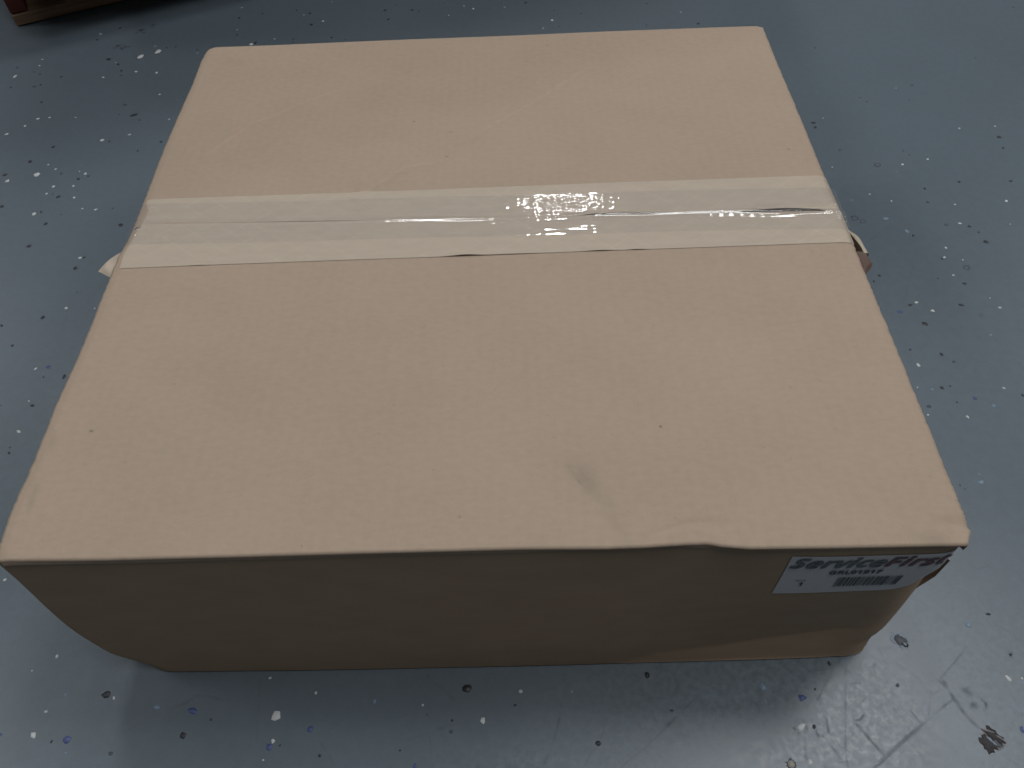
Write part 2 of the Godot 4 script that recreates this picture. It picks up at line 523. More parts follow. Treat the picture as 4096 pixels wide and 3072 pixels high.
	var lists := {
		"white_fleck": [[-660.9, -819.3, 5.7], [-637.8, -860.9, 3.3], [-635.8, -844.6, 3.2], [-574.5, -925, 4.4], [-497.5, -857.8, 9.6], [-475.3, -869.9, 10.3], [-492.4, -819.2, 4.4], [-463.5, -814.7, 4.4], [-534.9, -808, 3.4], [-445.3, -761, 3], [-542.3, -715.2, 2.7], [-577, -717.4, 3.3], [-591.9, -715.1, 4.8], [-603.1, -700.5, 3.3], [-620.5, -683.8, 5], [-417.4, -702.8, 2.9], [-460.4, -672.8, 3.7], [-492, -663.3, 5.2], [-543.8, -617, 2.2], [-531.6, -607.5, 3.3], [-550.9, -597.6, 7.7], [-582.8, -588, 5.8], [-500, -601.4, 1.9], [-491.5, -596.6, 3.8], [-522.1, -573.9, 4.1], [-498.5, -573.9, 3.3], [-374.1, -921.4, 2.6], [-380.3, -985.5, 2.7], [-345.8, -879.6, 6.4], [-528.8, -845.2, 1.9], [-526, -561.2, 3.2], [-490.4, -552, 3.2], [-474.4, -531.6, 2.6], [-457.9, -528.9, 3.7], [-528.7, -525.3, 5.8], [-450, -448.8, 4.5], [-440, -374.2, 3.8], [-409.9, -372.2, 2.1], [-442.9, -294.3, 2.9], [-435.1, -255, 1.9], [-431.8, -220.4, 3.9], [-325.9, -14.1, 2.7], [-340.9, -3.9, 1.3], [-319.9, 25.4, 2.6], [-273.7, 17.2, 2.4], [-323.7, 41.5, 4.8], [-162.9, 5.5, 2.3], [-154, 31.9, 7.3], [-153.2, 48.6, 3.1], [-157.8, 60.7, 1.5], [-389.2, -76.5, 2.7], [-127.8, 16.7, 2.2], [18.4, 18.6, 3.2], [-7.9, 37.9, 4.2], [-50.7, 26.8, 1.9], [209.3, 46.6, 6.3], [210.3, 68.9, 3.8], [360.6, 17.5, 4], [369.9, 17.4, 2.1], [411.9, -343.7, 3.8], [423.8, -332.1, 4.2], [388.4, -265.7, 4.8], [379.7, -239.9, 2], [455, -236.1, 2.5], [379.1, -209.5, 2.3], [412, -205.9, 3.4], [488.5, -333.2, 2.9], [464.5, -558.3, 3.2], [495.3, -566.2, 3], [384.9, -557.9, 2], [413.3, -508.3, 2.2], [433.3, -495.7, 2.4], [498.4, -486.3, 2.8], [554.8, -488.7, 4], [493, -455.6, 3.2], [465.8, -418.9, 3.1], [459.8, -405, 3.1], [476.7, -400.5, 2.2], [459.7, -379.2, 2.4], [483.8, -346.2, 1.3], [544.2, -451.7, 1.4], [551, -622.3, 2.8], [593.6, -624.1, 3.1], [398, -653, 1.9], [503.4, -710.8, 1.9], [-282.4, -956.2, 2.7], [-251.6, -935.8, 3.9], [-314.4, -891.3, 2.9], [-68.9, -937.7, 2.6], [-47.4, -963.6, 2.6], [-33.7, -954.4, 4.6], [12, -955.1, 2.6], [79.4, -912.5, 4.4], [66.2, -891.4, 2.5], [263.5, -920.3, 2.2], [-245.3, -991.8, 2]],
		"dark_fleck": [[-550.8, -939.3, 5.4], [-575, -909.1, 4.7], [-541.9, -853.9, 7.1], [-523.6, -839.7, 4.5], [-514.3, -823.3, 4.4], [-511.4, -811.2, 2.8], [-594.8, -814, 4.4], [-638.6, -828.9, 2.6], [-627.3, -822.5, 3.2], [-624.1, -791.6, 4.1], [-616.5, -795.3, 3.4], [-656.4, -792, 3.5], [-600.9, -753.5, 4.3], [-466.1, -715.2, 8.3], [-456.1, -704.2, 2.6], [-481.9, -660.1, 3.4], [-550.1, -652.9, 4.9], [-415.8, -655, 4], [-439.9, -638.1, 3.1], [-568.7, -623.9, 5.6], [-590.1, -599.8, 6.4], [-496.8, -586.9, 4.4], [-486.5, -591.5, 3.3], [-466.5, -879.9, 3.2], [-453.6, -880.9, 3.2], [-420.5, -870.5, 3.5], [-371.9, -906.6, 3.3], [-378.4, -955.2, 4.7], [-340.6, -882.5, 5.8], [-509.9, -554.9, 5.4], [-571, -540.3, 5.1], [-520.8, -528.4, 3.2], [-508.1, -507.1, 4.4], [-438.7, -530.5, 2.1], [-420.9, -500.4, 5.9], [-513.9, -470.6, 5.1], [-445.6, -449.3, 3.5], [-449.6, -432.5, 4.9], [-435.7, -396.5, 1.9], [-459.8, -361.9, 4.7], [-498.4, -352, 3.5], [-477.1, -324.9, 3.6], [-431.4, -283.4, 2.2], [-411.3, -283.2, 4.8], [-429.6, -249.5, 4], [-432.1, -197.5, 2.8], [-460.2, -251, 1.7], [-279.9, 14.6, 6.9], [-217.2, 43.6, 5.3], [-309.2, 45.9, 2.1], [-200, 33.3, 2.2], [-148, 51.5, 1.7], [-19.7, 15.7, 6.4], [14.5, 28, 2.2], [-29.5, 37.5, 1.7], [-64.6, 56.3, 1.8], [-119.3, 58.6, 2.3], [-47.3, 33.4, 1.3], [108.9, 9.3, 4.4], [70.5, 54.3, 3.6], [239.2, 4.1, 2.8], [225.1, 21.8, 1.8], [218.3, 46.6, 2.7], [363.9, -29.2, 3.2], [368.5, 0.8, 2.5], [453.3, -338.5, 5.1], [404.9, -340.6, 3.8], [410.9, -315.4, 5.4], [387.1, -284.1, 2.4], [413.7, -277.2, 4], [400.9, -238.8, 3.5], [408.9, -240.2, 1.6], [468, -227.8, 3.1], [408.5, -222.3, 1.9], [398.8, -142.1, 1.4], [384.6, -134.8, 1.1], [381.9, -138.6, 1.3], [401.7, -588.8, 3.6], [477.3, -574.8, 1.7], [473, -583.1, 1.8], [475.1, -514.4, 3.4], [470.9, -491.6, 3.3], [516.2, -523.9, 3.8], [572.3, -522, 3.8], [500.9, -450.4, 3.7], [507.4, -441, 2.5], [509.6, -425.4, 5.8], [439.1, -439.4, 3.2], [456.7, -403.3, 3.1], [387.4, -381.9, 3.3], [379.3, -374.5, 2.6], [443.1, -375.4, 1.5], [466.5, -366.9, 3.7], [379.8, -392, 2.2], [427.1, -812, 2.6], [384.3, -644, 5.3], [384.2, -634.8, 4.5], [459.4, -684, 2.1], [590.1, -602.5, 5], [586.6, -582, 3.5], [-345.5, -965.7, 3.4], [-295.9, -971.2, 4], [-274.1, -959.9, 5], [-267.2, -927.1, 5.2], [-163.5, -960.5, 5], [-148.3, -973.3, 2.3], [-156.5, -934, 4.6], [-123.2, -958, 4.6], [-113.4, -954.3, 3.3], [-76.9, -974.9, 2.3], [43.2, -965.8, 5.2], [-232.9, -889.2, 3.8], [-212.8, -881.6, 2.5], [-188.4, -875.1, 3.2], [-287.7, -889.3, 3.2], [-287, -880.5, 2.6], [83.9, -941.3, 2.3], [122, -928.2, 2.2], [210.6, -889, 2.5], [218.9, -949.2, 2.9], [282.5, -886.8, 4.9]],
		"faint_fleck": [[-666.1, -841.7, 5.2], [-484.8, -739.5, 6], [-486.5, -718.2, 3.3], [-495.9, -522.3, 2.4], [-518.7, -560.8, 2.2], [-433.4, -203.4, 2.7], [-265, 54.4, 3.1], [-30.2, 45, 2.5], [123.4, 34.3, 3.1], [422, -268.2, 4], [382.6, -218.3, 4.2], [478.3, -454, 4.6], [722, -897.3, 3.6], [624.9, -773.3, 2.8], [525, -716.1, 4.4], [511.6, -684.3, 2.4], [453.6, -693.1, 2.7], [89.3, -894.4, 3.1], [282.7, 20.3, 3.1], [-521.4, -598.3, 5]],
		"blue_fleck": [[-214.4, 27.1, 5.9], [-298.3, 44.6, 5.7], [-155.1, 52.8, 5.3], [-347.3, 40.2, 2.2], [-128.4, 40.9, 4.4], [-53.8, 66.3, 3.3], [214.8, 27.2, 5.5], [356.4, 51.3, 4.1], [392.1, -331.9, 5.5], [-430.9, -295.7, 4.8], [425.5, -225.8, 3.8]],
		"pale_fleck": [[-240.5, 24, 4.8], [-296.5, 53.6, 1.7], [-309.7, 14, 2.1], [-85.2, 23.5, 3.5], [189.2, 19.3, 4.8], [346.7, -21.5, 4.5], [467.1, -299, 3.1], [391.6, -236.9, 3.3], [438.6, -217, 4.2], [399.6, -141.2, 5], [400.8, -148.3, 2.5], [390.9, -499.3, 2.6], [419, -467.5, 5.1], [434.4, -446.3, 4.6], [454, -545.2, 2.2], [54.8, 19.8, 2.2], [-263.1, -9.1, 2.7], [-418.3, -861.1, 3.8], [-484.2, -884.6, 4.6]],
		"tan_fleck": [[197.7, 69.8, 5]],
	}
	for kind in lists:
		for f in lists[kind]:
			part(kind, fleck_mesh(f[2] / 1000.0), m[kind], fl).position = Vector3(f[0] / 1000.0, 0.0, f[1] / 1000.0)
	# flecks outside the picture, so that the floor goes on
	for kind in ["white_fleck", "dark_fleck"]:
		var far := SurfaceTool.new()
		far.begin(Mesh.PRIMITIVE_TRIANGLES)
		for i in 500:
			var p := Vector3(rng.randf_range(-1.8, 1.8), 0.0, rng.randf_range(-2.4, 1.0))
			var edge := lerpf(0.78, 0.36, clampf((p.z + 1.02) / 1.1, 0.0, 1.0))
			if absf(p.x) < edge and p.z > -1.05 and p.z < 0.09:
				continue
			far.append_from(fleck_mesh(rng.randf_range(0.0025, 0.008)), 0, Transform3D(Basis(), p))
		part("scattered_" + kind, far.commit(), m[kind], fl).set_meta("kind", "stuff")
	floor_chips(fl)
	for r in [[436.4, -559.1, 6.7, 0], [386.3, -469.6, 7.3, 0], [393.3, -464, 6.3, 0], [476.4, -389.2, 6.6, 0], [197.7, 69.8, 6.7, 0]]:
		blob("dark_ring", Vector2(r[0], r[1]), r[2] / 2000.0, r[2] / 2000.0, 0.3, 0.0003, m.ring_mark, fl, 0.28, 0.74)


func flat_quad(st: SurfaceTool, x0: float, z0: float, x1: float, z1: float, uv: Rect2) -> void:
	var p := [Vector3(x0, 0, z0), Vector3(x1, 0, z0), Vector3(x1, 0, z1), Vector3(x0, 0, z1)]
	var t := [uv.position, Vector2(uv.end.x, uv.position.y), uv.end, Vector2(uv.position.x, uv.end.y)]
	for k in [0, 1, 2, 0, 2, 3]:
		st.set_uv(t[k])
		st.add_vertex(p[k])


func scratch(tone: PackedFloat32Array, dull: PackedByteArray, s: Array) -> void:
	# s: strength, width in texels, 0 dark or 1 light, then x, z pairs in millimetres
	var dx := (FX1 - FX0) / FW
	var dz := (FZ1 - FZ0) / FH
	var gain: float = 0.75 if s[2] == 1 else -0.72
	for i in range(3, s.size() - 3, 2):
		var a := Vector2((s[i] / 1000.0 - FX0) / dx, (s[i + 1] / 1000.0 - FZ0) / dz)
		var b := Vector2((s[i + 2] / 1000.0 - FX0) / dx, (s[i + 3] / 1000.0 - FZ0) / dz)
		var n := maxi(1, int(a.distance_to(b) / 0.5))
		var w: float = maxf(0.75, s[1])
		for k in n:
			var p := a.lerp(b, k / float(n))
			var keep: float = s[0] * (0.55 + 0.45 * sin(p.x * 0.21 + p.y * 0.33) * sin(p.x * 0.05 - p.y * 0.083)) * rng.randf_range(0.5, 1.0)
			for y in range(int(p.y - w - 1.0), int(p.y + w + 2.0)):
				for x in range(int(p.x - w - 1.0), int(p.x + w + 2.0)):
					if x < 0 or y < 0 or x >= FW or y >= FH:
						continue
					var d := Vector2(x + 0.5, y + 0.5).distance_to(p) / w
					var f := keep * exp(-d * d * 1.6) * 0.44
					tone[y * FW + x] *= maxf(0.2, 1.0 + gain * f)
					if gain < 0.0:
						dull[y * FW + x] = mini(240, dull[y * FW + x] + int(110.0 * f))


func fleck_mesh(size: float) -> ArrayMesh:
	# a thin broken flake of paint, lying on the floor
	var st := SurfaceTool.new()
	st.begin(Mesh.PRIMITIVE_TRIANGLES)
	var n := rng.randi_range(5, 8)
	var turn := rng.randf_range(0.0, TAU)
	var long := rng.randf_range(0.75, 1.15)
	var ring := []
	for i in n:
		var a := i * TAU / n + rng.randf_range(-0.32, 0.32)
		var r := size * 0.5 * rng.randf_range(0.68, 1.12)
		var p := Vector2(cos(a) * r * long, sin(a) * r / long).rotated(turn)
		ring.append(p)
	for i in n:
		var p: Vector2 = ring[i]
		var q: Vector2 = ring[(i + 1) % n]
		var a := Vector3(p.x, 0.00025, p.y)
		var b := Vector3(q.x, 0.00025, q.y)
		for v in [Vector3(0, 0.00028, 0), a, b]:
			st.set_uv(Vector2(v.x, v.z))
			st.add_vertex(v)
		var c := Vector3(p.x * 1.06, 0.0, p.y * 1.06)
		var d := Vector3(q.x * 1.06, 0.0, q.y * 1.06)
		for v in [a, c, d, a, d, b]:
			st.set_uv(Vector2(v.x, v.z))
			st.add_vertex(v)
	st.set_smooth_group(-1)
	st.generate_normals()
	return st.commit()


func blob(called: String, at: Vector2, rx: float, rz: float, turn: float, y: float, material: Material, parent: Node3D, rough := 0.22, hole := 0.0) -> MeshInstance3D:
	# an uneven flat patch (or ring) with a sloping rim: a chip in the paint
	var st := SurfaceTool.new()
	st.begin(Mesh.PRIMITIVE_TRIANGLES)
	var n := 22
	var rows := [[], [], []]
	for i in n:
		var a := i * TAU / n
		var k := 1.0 + rng.randf_range(-rough, rough)
		var d := Vector2(cos(a) * rx, sin(a) * rz).rotated(turn)
		var e := 1.0 - (1.0 - hole) * rng.randf_range(0.8, 1.2) if hole > 0.0 else 0.0
		rows[0].append(Vector3(d.x * e, y * 0.8, d.y * e))
		rows[1].append(Vector3(d.x * k * 0.93, y, d.y * k * 0.93))
		rows[2].append(Vector3(d.x * k * 1.06, 0.00002, d.y * k * 1.06))
	for r in 2:
		for i in n:
			var j := (i + 1) % n
			for v in [rows[r][i], rows[r + 1][i], rows[r + 1][j], rows[r][i], rows[r + 1][j], rows[r][j]]:
				st.set_uv(Vector2(v.x, v.z))
				st.add_vertex(v)
	st.generate_normals()
	var o := part(called, st.commit(), material, parent)
	o.position = Vector3(at.x / 1000.0, 0.0, at.y / 1000.0)
	return o


func floor_chips(fl: Node3D) -> void:
	# the large double chip at the lower right: pinkish rim, dark hollows, grey slivers
	blob("chip_rim", Vector2(334.3, 57.6), 0.0080, 0.0050, 0.75, 0.0003, m.chip_rim, fl, 0.3)
	blob("chip_hollow", Vector2(330.8, 59.7), 0.0042, 0.0056, -0.3, 0.0006, m.chip_dark, fl, 0.38)
	blob("chip_hollow", Vector2(336.6, 54.8), 0.0066, 0.0034, 0.8, 0.0007, m.chip_dark, fl, 0.38)
	blob("chip_sliver", Vector2(335.8, 60.2), 0.0034, 0.0017, 0.6, 0.0009, m.chip_grey, fl, 0.35)
	blob("chip_sliver", Vector2(333.2, 58.0), 0.0036, 0.0007, 0.9, 0.0010, m.chip_pale, fl, 0.4)
	blob("chip_sliver", Vector2(339.5, 56.2), 0.0022, 0.0006, 0.7, 0.0010, m.chip_rim, fl, 0.4)
	blob("chip_sliver", Vector2(333.5, 51.8), 0.0040, 0.0007, 0.3, 0.0009, m.chip_rim, fl, 0.4)
	# the grey dent beside the box
	blob("chip_rim", Vector2(294.4, -11.0), 0.0062, 0.0050, 0.6, 0.0004, m.chip_pale, fl, 0.22)
	blob("chip_hollow", Vector2(294.2, -11.4), 0.0048, 0.0036, 0.5, 0.0007, m.chip_grey, fl, 0.2)
	blob("chip_hollow", Vector2(296.6, -7.9), 0.0022, 0.0018, 0.5, 0.0009, m.chip_dark, fl, 0.25)
	blob("chip_sliver", Vector2(296.4, -8.2), 0.0015, 0.0011, 0.4, 0.0011, m.chip_pale, fl, 0.3)


# ---------------------------------------------------------------- the pallet

func make_pallet() -> void:
	var o := thing("wooden_pallet", "wooden pallet in shadow behind the box, pale bottom board and red-brown stringer", "pallet", Vector3(-0.707, 0.0, -0.953))
	o.rotation.y = 0.4335
	part("bottom_board", plate(Vector3(0.0, 0.0015, -0.10), Vector3(1.15, 0.0175, 0.0)), m.wood, o)
	part("bottom_board", plate(Vector3(0.0, 0.0015, -0.56), Vector3(1.15, 0.0175, -0.46)), m.wood, o)
	part("bottom_board", plate(Vector3(0.0, 0.0015, -1.00), Vector3(1.15, 0.0175, -0.90)), m.wood, o)
	for x in [0.0, 0.56, 1.126]:
		part("stringer", plate(Vector3(x, 0.0185, -1.0), Vector3(x + 0.024, 0.107, -0.002)), m.red_wood, o)
	for i in 7:
		part("deck_board", plate(Vector3(0.0, 0.108, -0.10 - i * 0.15), Vector3(1.15, 0.126, -i * 0.15)), m.wood, o)


	var c := thing("cardboard_carton", "brown cardboard carton standing on the wooden pallet behind the taped box", "carton", Vector3(-0.707, 0.1265, -0.953))
	c.rotation.y = 0.4335
	part("carton_body", plate(Vector3(0.05, 0.0, -0.98), Vector3(1.20, 0.70, 0.11), 0.004), m.kraft, c)


# ---------------------------------------------------------------- the box

func top_y(x: float, z: float) -> float:
	var y := H + 0.0005 * warp.get_noise_2d(x, z) + 0.00002 * sin(x * 838.0) + 0.00004 * ripple.get_noise_2d(x, z * 1.4)
	# old creases in the back flap
	if z < -0.29:
		y += 0.0009 * bell(to_line(x, z, [Vector2(-230, -360), Vector2(-200, -402), Vector2(-142, -443), Vector2(-95, -470)]), 0.0032)
		y += 0.0009 * bell(to_line(x, z, [Vector2(-98, -300), Vector2(-63, -335), Vector2(-37, -340)]), 0.004)
		y += 0.0009 * bell(to_line(x, z, [Vector2(-10, -372), Vector2(46, -423), Vector2(92, -471)]), 0.004)
	if z > -0.03:
		# the buckled crease near the front edge
		var d := to_line(x, z, [Vector2(82, 0), Vector2(98, -6), Vector2(112, -11.5), Vector2(126, -12.5), Vector2(140, -10)])
		var f := smoothstep(0.078, 0.10, x) * (1.0 - smoothstep(0.128, 0.15, x))
		y -= 0.0008 * f * bell(d, 0.0022)
		y += 0.0004 * f * bell(z + 0.003, 0.006)
		# the crushed corner
		y -= 0.0015 * smoothstep(0.235, 0.262, x) * bell(z + 0.0075, 0.004)
	y -= 0.0012 * bell(Vector2(x - 0.06, z + 0.045).length(), 0.03)
	# rounded sides
	var e := minf(x - along(LEFT_EDGE, z), along(RIGHT_EDGE, z) - x)
	y -= 0.0016 * bell(maxf(e, 0.0), 0.004)
	return y


func make_flap(z_cut: float, front: bool, tex: ImageTexture, parent: Node3D) -> void:
	# a top flap: its upper face, the fold over the edge of the box, and its cut thickness all round
	var zs := []
	if front:
		var z := z_cut
		while z < -0.030:
			zs.append(z)
			z += 0.0026
		while z < -0.0042:
			zs.append(z)
			z += 0.0011
		zs.append(-0.0042)
	else:
		var z := -0.5312
		while z < z_cut - 0.002:
			zs.append(z)
			z += 0.0026
		zs.append(z_cut)
	var nx := 262
	var rows := []
	var uvs := []
	var z0 := -0.27 if front else -0.54
	var add_row := func(fn: Callable):
		var row := []
		var uv := []
		for c in nx + 1:
			var p: Vector3 = fn.call(c / float(nx))
			row.append(p)
			uv.append(Vector2((p.x + 0.27) / 0.54, (p.z - z0) / 0.27))
		rows.append(row)
		uvs.append(uv)
	var jag := []
	for i in zs.size() + 12:
		jag.append(rng.randf_range(-0.0003, 0.0003))
	if not front:
		for a in [0.012, 0.006]:
			add_row.call(func(u): return Vector3(lerpf(along(LEFT_EDGE, -0.533), along(RIGHT_EDGE, -0.533), u), H - a, -0.5332))
		for a in [0.0, 0.3, 0.6]:
			add_row.call(func(u):
				var x := lerpf(along(LEFT_EDGE, -0.5333 + a * 0.002), along(RIGHT_EDGE, -0.532), u)
				return Vector3(x, top_y(x, -0.531) - 0.0021 * (1.0 - sin(a * PI / 2)), -0.5312 - 0.0021 * cos(a * PI / 2)))
	for i in zs.size():
		var z: float = zs[i]
		add_row.call(func(u):
			var zz := z
			var x := lerpf(along(LEFT_EDGE, zz) + jag[i], along(RIGHT_EDGE, zz) + jag[-1 - i], u)
			if absf(z - z_cut) < 1e-6:
				zz += seam_bend(x) + gap_at(x) * (0.9 if front else -0.9)
			return Vector3(x, top_y(x, zz) - 0.0006 * bell(z - z_cut, 0.003), zz))
	if front:
		for k in 8:
			var a: float = k / 7.0 * PI / 2
			add_row.call(func(u):
				var x := lerpf(along(LEFT_EDGE, -0.003 + 0.004 * sin(a)), along(RIGHT_EDGE, 0.0028 - 0.002 * (1.0 - sin(a))), u)
				var fz := along(FRONT_EDGE, x) - 0.0016
				return Vector3(x, top_y(x, -0.0022) - 0.0020 * (1.0 - cos(a)), fz - 0.0020 * (1.0 - sin(a))))
		for k in 3:
			add_row.call(func(u):
				var x := lerpf(along(LEFT_EDGE, 0.004), along(RIGHT_EDGE, 0.003), u)
				var flush := on_wall(x, H - 0.0060, 0.0).z + 0.0007
				var down: float = [0.0026, 0.0036, 0.0050][k]
				return Vector3(x, top_y(x, -0.0022) - down, lerpf(along(FRONT_EDGE, x) - 0.0018, flush, [0.45, 0.85, 1.0][k])))
	# the cut sides and the cut end, folded down as the board's thickness
	for r in rows.size():
		var l: Vector3 = rows[r][0]
		var q: Vector3 = rows[r][nx]
		rows[r].push_front(l + Vector3(0.0004, -0.0042, 0))
		rows[r].push_back(q + Vector3(-0.0004, -0.0042, 0))
		uvs[r].push_front(uvs[r][0])
		uvs[r].push_back(uvs[r][nx])
	var end: int = 0 if front else rows.size() - 1
	var drop := []
	for p in rows[end]:
		drop.append(p + Vector3(0, -0.0042, 0))
	if front:
		rows.push_front(drop)
		uvs.push_front(uvs[0])
	else:
		rows.push_back(drop)
		uvs.push_back(uvs[-1])
	var k := mat(Color(1, 1, 1), 0.84, 0.3)
	k.albedo_texture = tex
	k.texture_repeat = false
	part("front_flap" if front else "back_flap", sheet(rows, uvs), k, parent)


func seam_bend(x: float) -> float:
	# the seam runs slightly towards the front on the right
	return 0.0066 * x / 0.262 - 0.0008 * bell(x + 0.262, 0.03)


# the front wall: rows of points along the unrolled board, bottom to top
const WALL_ROWS := 64
const WALL_COLS := 400
const WALL_S0 := -0.300
const WALL_S1 := 0.345


func build_wall() -> void:
	for r in WALL_ROWS + 1:
		var t := (H - 0.0042) * r / float(WALL_ROWS)
		var rl := lerpf(0.028, 0.005, smoothstep(0.0, 0.045, t))
		var turn_at := along([[0, 255], [20, 248], [40, 250], [80, 246], [120, 241], [140, 247], [160, 253], [187, 255]], t)
		var outer := right_bulge(t)
		var first := deg_to_rad(lerpf(40.0, 62.0, clampf(maxf((0.03 - t) / 0.03, (t - 0.145) / 0.035), 0.0, 1.0)))
		var pts := []
		var ds := (WALL_S1 - WALL_S0) / WALL_COLS
		var bulge_l := 0.0012 + 0.0090 * smoothstep(0.0, 0.09, t) - 0.0045 * smoothstep(0.09, 0.18, t)
		# walk outwards from the middle along the board
		var p := Vector2(0, 0)
		var half := int(round((0.0 - WALL_S0) / ds))
		var rightward := []
		var second := -1.0
		for c in range(half, WALL_COLS + 1):
			rightward.append(p)
			var s := WALL_S0 + c * ds
			var a := 0.0
			a = first * smoothstep(turn_at - 0.010, turn_at + 0.034, s)
			if second < 0.0 and p.x > outer - 0.0042:
				second = s
			if second >= 0.0:
				a = lerpf(a, PI / 2 + 0.12, smoothstep(second, second + 0.010, s))
			p += Vector2(cos(a), -sin(a)) * ds
		var leftward := []
		var x_arc := -HALF - bulge_l + rl
		for c in range(half, -1, -1):
			var s := (half - c) * ds
			if s < -x_arc:
				leftward.append(Vector2(-s, 0))
			elif s < -x_arc + rl * PI / 2:
				var a := (s + x_arc) / rl
				leftward.append(Vector2(x_arc - rl * sin(a), -rl * (1.0 - cos(a))))
			else:
				leftward.append(Vector2(x_arc - rl, -rl - (s + x_arc - rl * PI / 2)))
		leftward.reverse()
		leftward.pop_back()
		pts = leftward + rightward
		var row := []
		for q in pts:
			var x: float = q.x
			var mask := 1.0 - smoothstep(0.0, 0.03, -q.y)
			var dz := 0.002 * (1.0 - pow(absf(x) / 0.27, 2.0)) * (1.0 - smoothstep(0.0, H, t)) * smoothstep(0.268, 0.22, absf(x))
			var fold := along([[60, 0], [94, 5], [112, 17], [162, 25], [200, 34], [241, 45], [270, 50]], x) if x > 0.06 else 0.0
			var deep := 0.0054 * clampf((x - 0.085) / 0.12, 0.0, 1.0) * (1.0 - 0.7 * smoothstep(0.232, 0.264, x))
			if fold > 0.0:
				if t < fold:
					dz -= deep * t / fold
				else:
					dz -= deep * (1.0 - smoothstep(fold - 0.02, fold + 0.11, t))/ (1.0 - smoothstep(fold - 0.02, fold + 0.11, fold))
			dz += 0.0003 * warp.get_noise_2d(x * 1.5 + 4.0, t * 2.0)
			row.append(Vector3(x, maxf(t, 0.0021), q.y + dz - 0.0005 + 0.0035 * smoothstep(0.0, H, t) * smoothstep(0.1, 0.2, x) * mask))
		wall_rows.append(row)


func right_bulge(t: float) -> float:
	# how far out the right side stands near the front corner
	return along([[0, 264], [40, 271], [80, 288], [110, 293], [130, 276], [144, 264], [160, 261], [187, 263]], t)


func on_wall(s: float, t: float, lift: float) -> Vector3:
	# the point of the front wall at s along the board and t above the floor, lifted off the board
	var fc := clampf((s - WALL_S0) / (WALL_S1 - WALL_S0) * WALL_COLS, 0.0, WALL_COLS - 1.001)
	var fr := clampf(t / (H - 0.0042) * WALL_ROWS, 0.0, WALL_ROWS - 0.001)
	var c := int(fc)
	var r := int(fr)
	var a: Vector3 = wall_rows[r][c]
	var b: Vector3 = wall_rows[r][c + 1]
	var d: Vector3 = wall_rows[r + 1][c]
	var e: Vector3 = wall_rows[r + 1][c + 1]
	var p := a.lerp(b, fc - c).lerp(d.lerp(e, fc - c), fr - r)
	return p + (b - a).cross(d - a).normalized() * lift


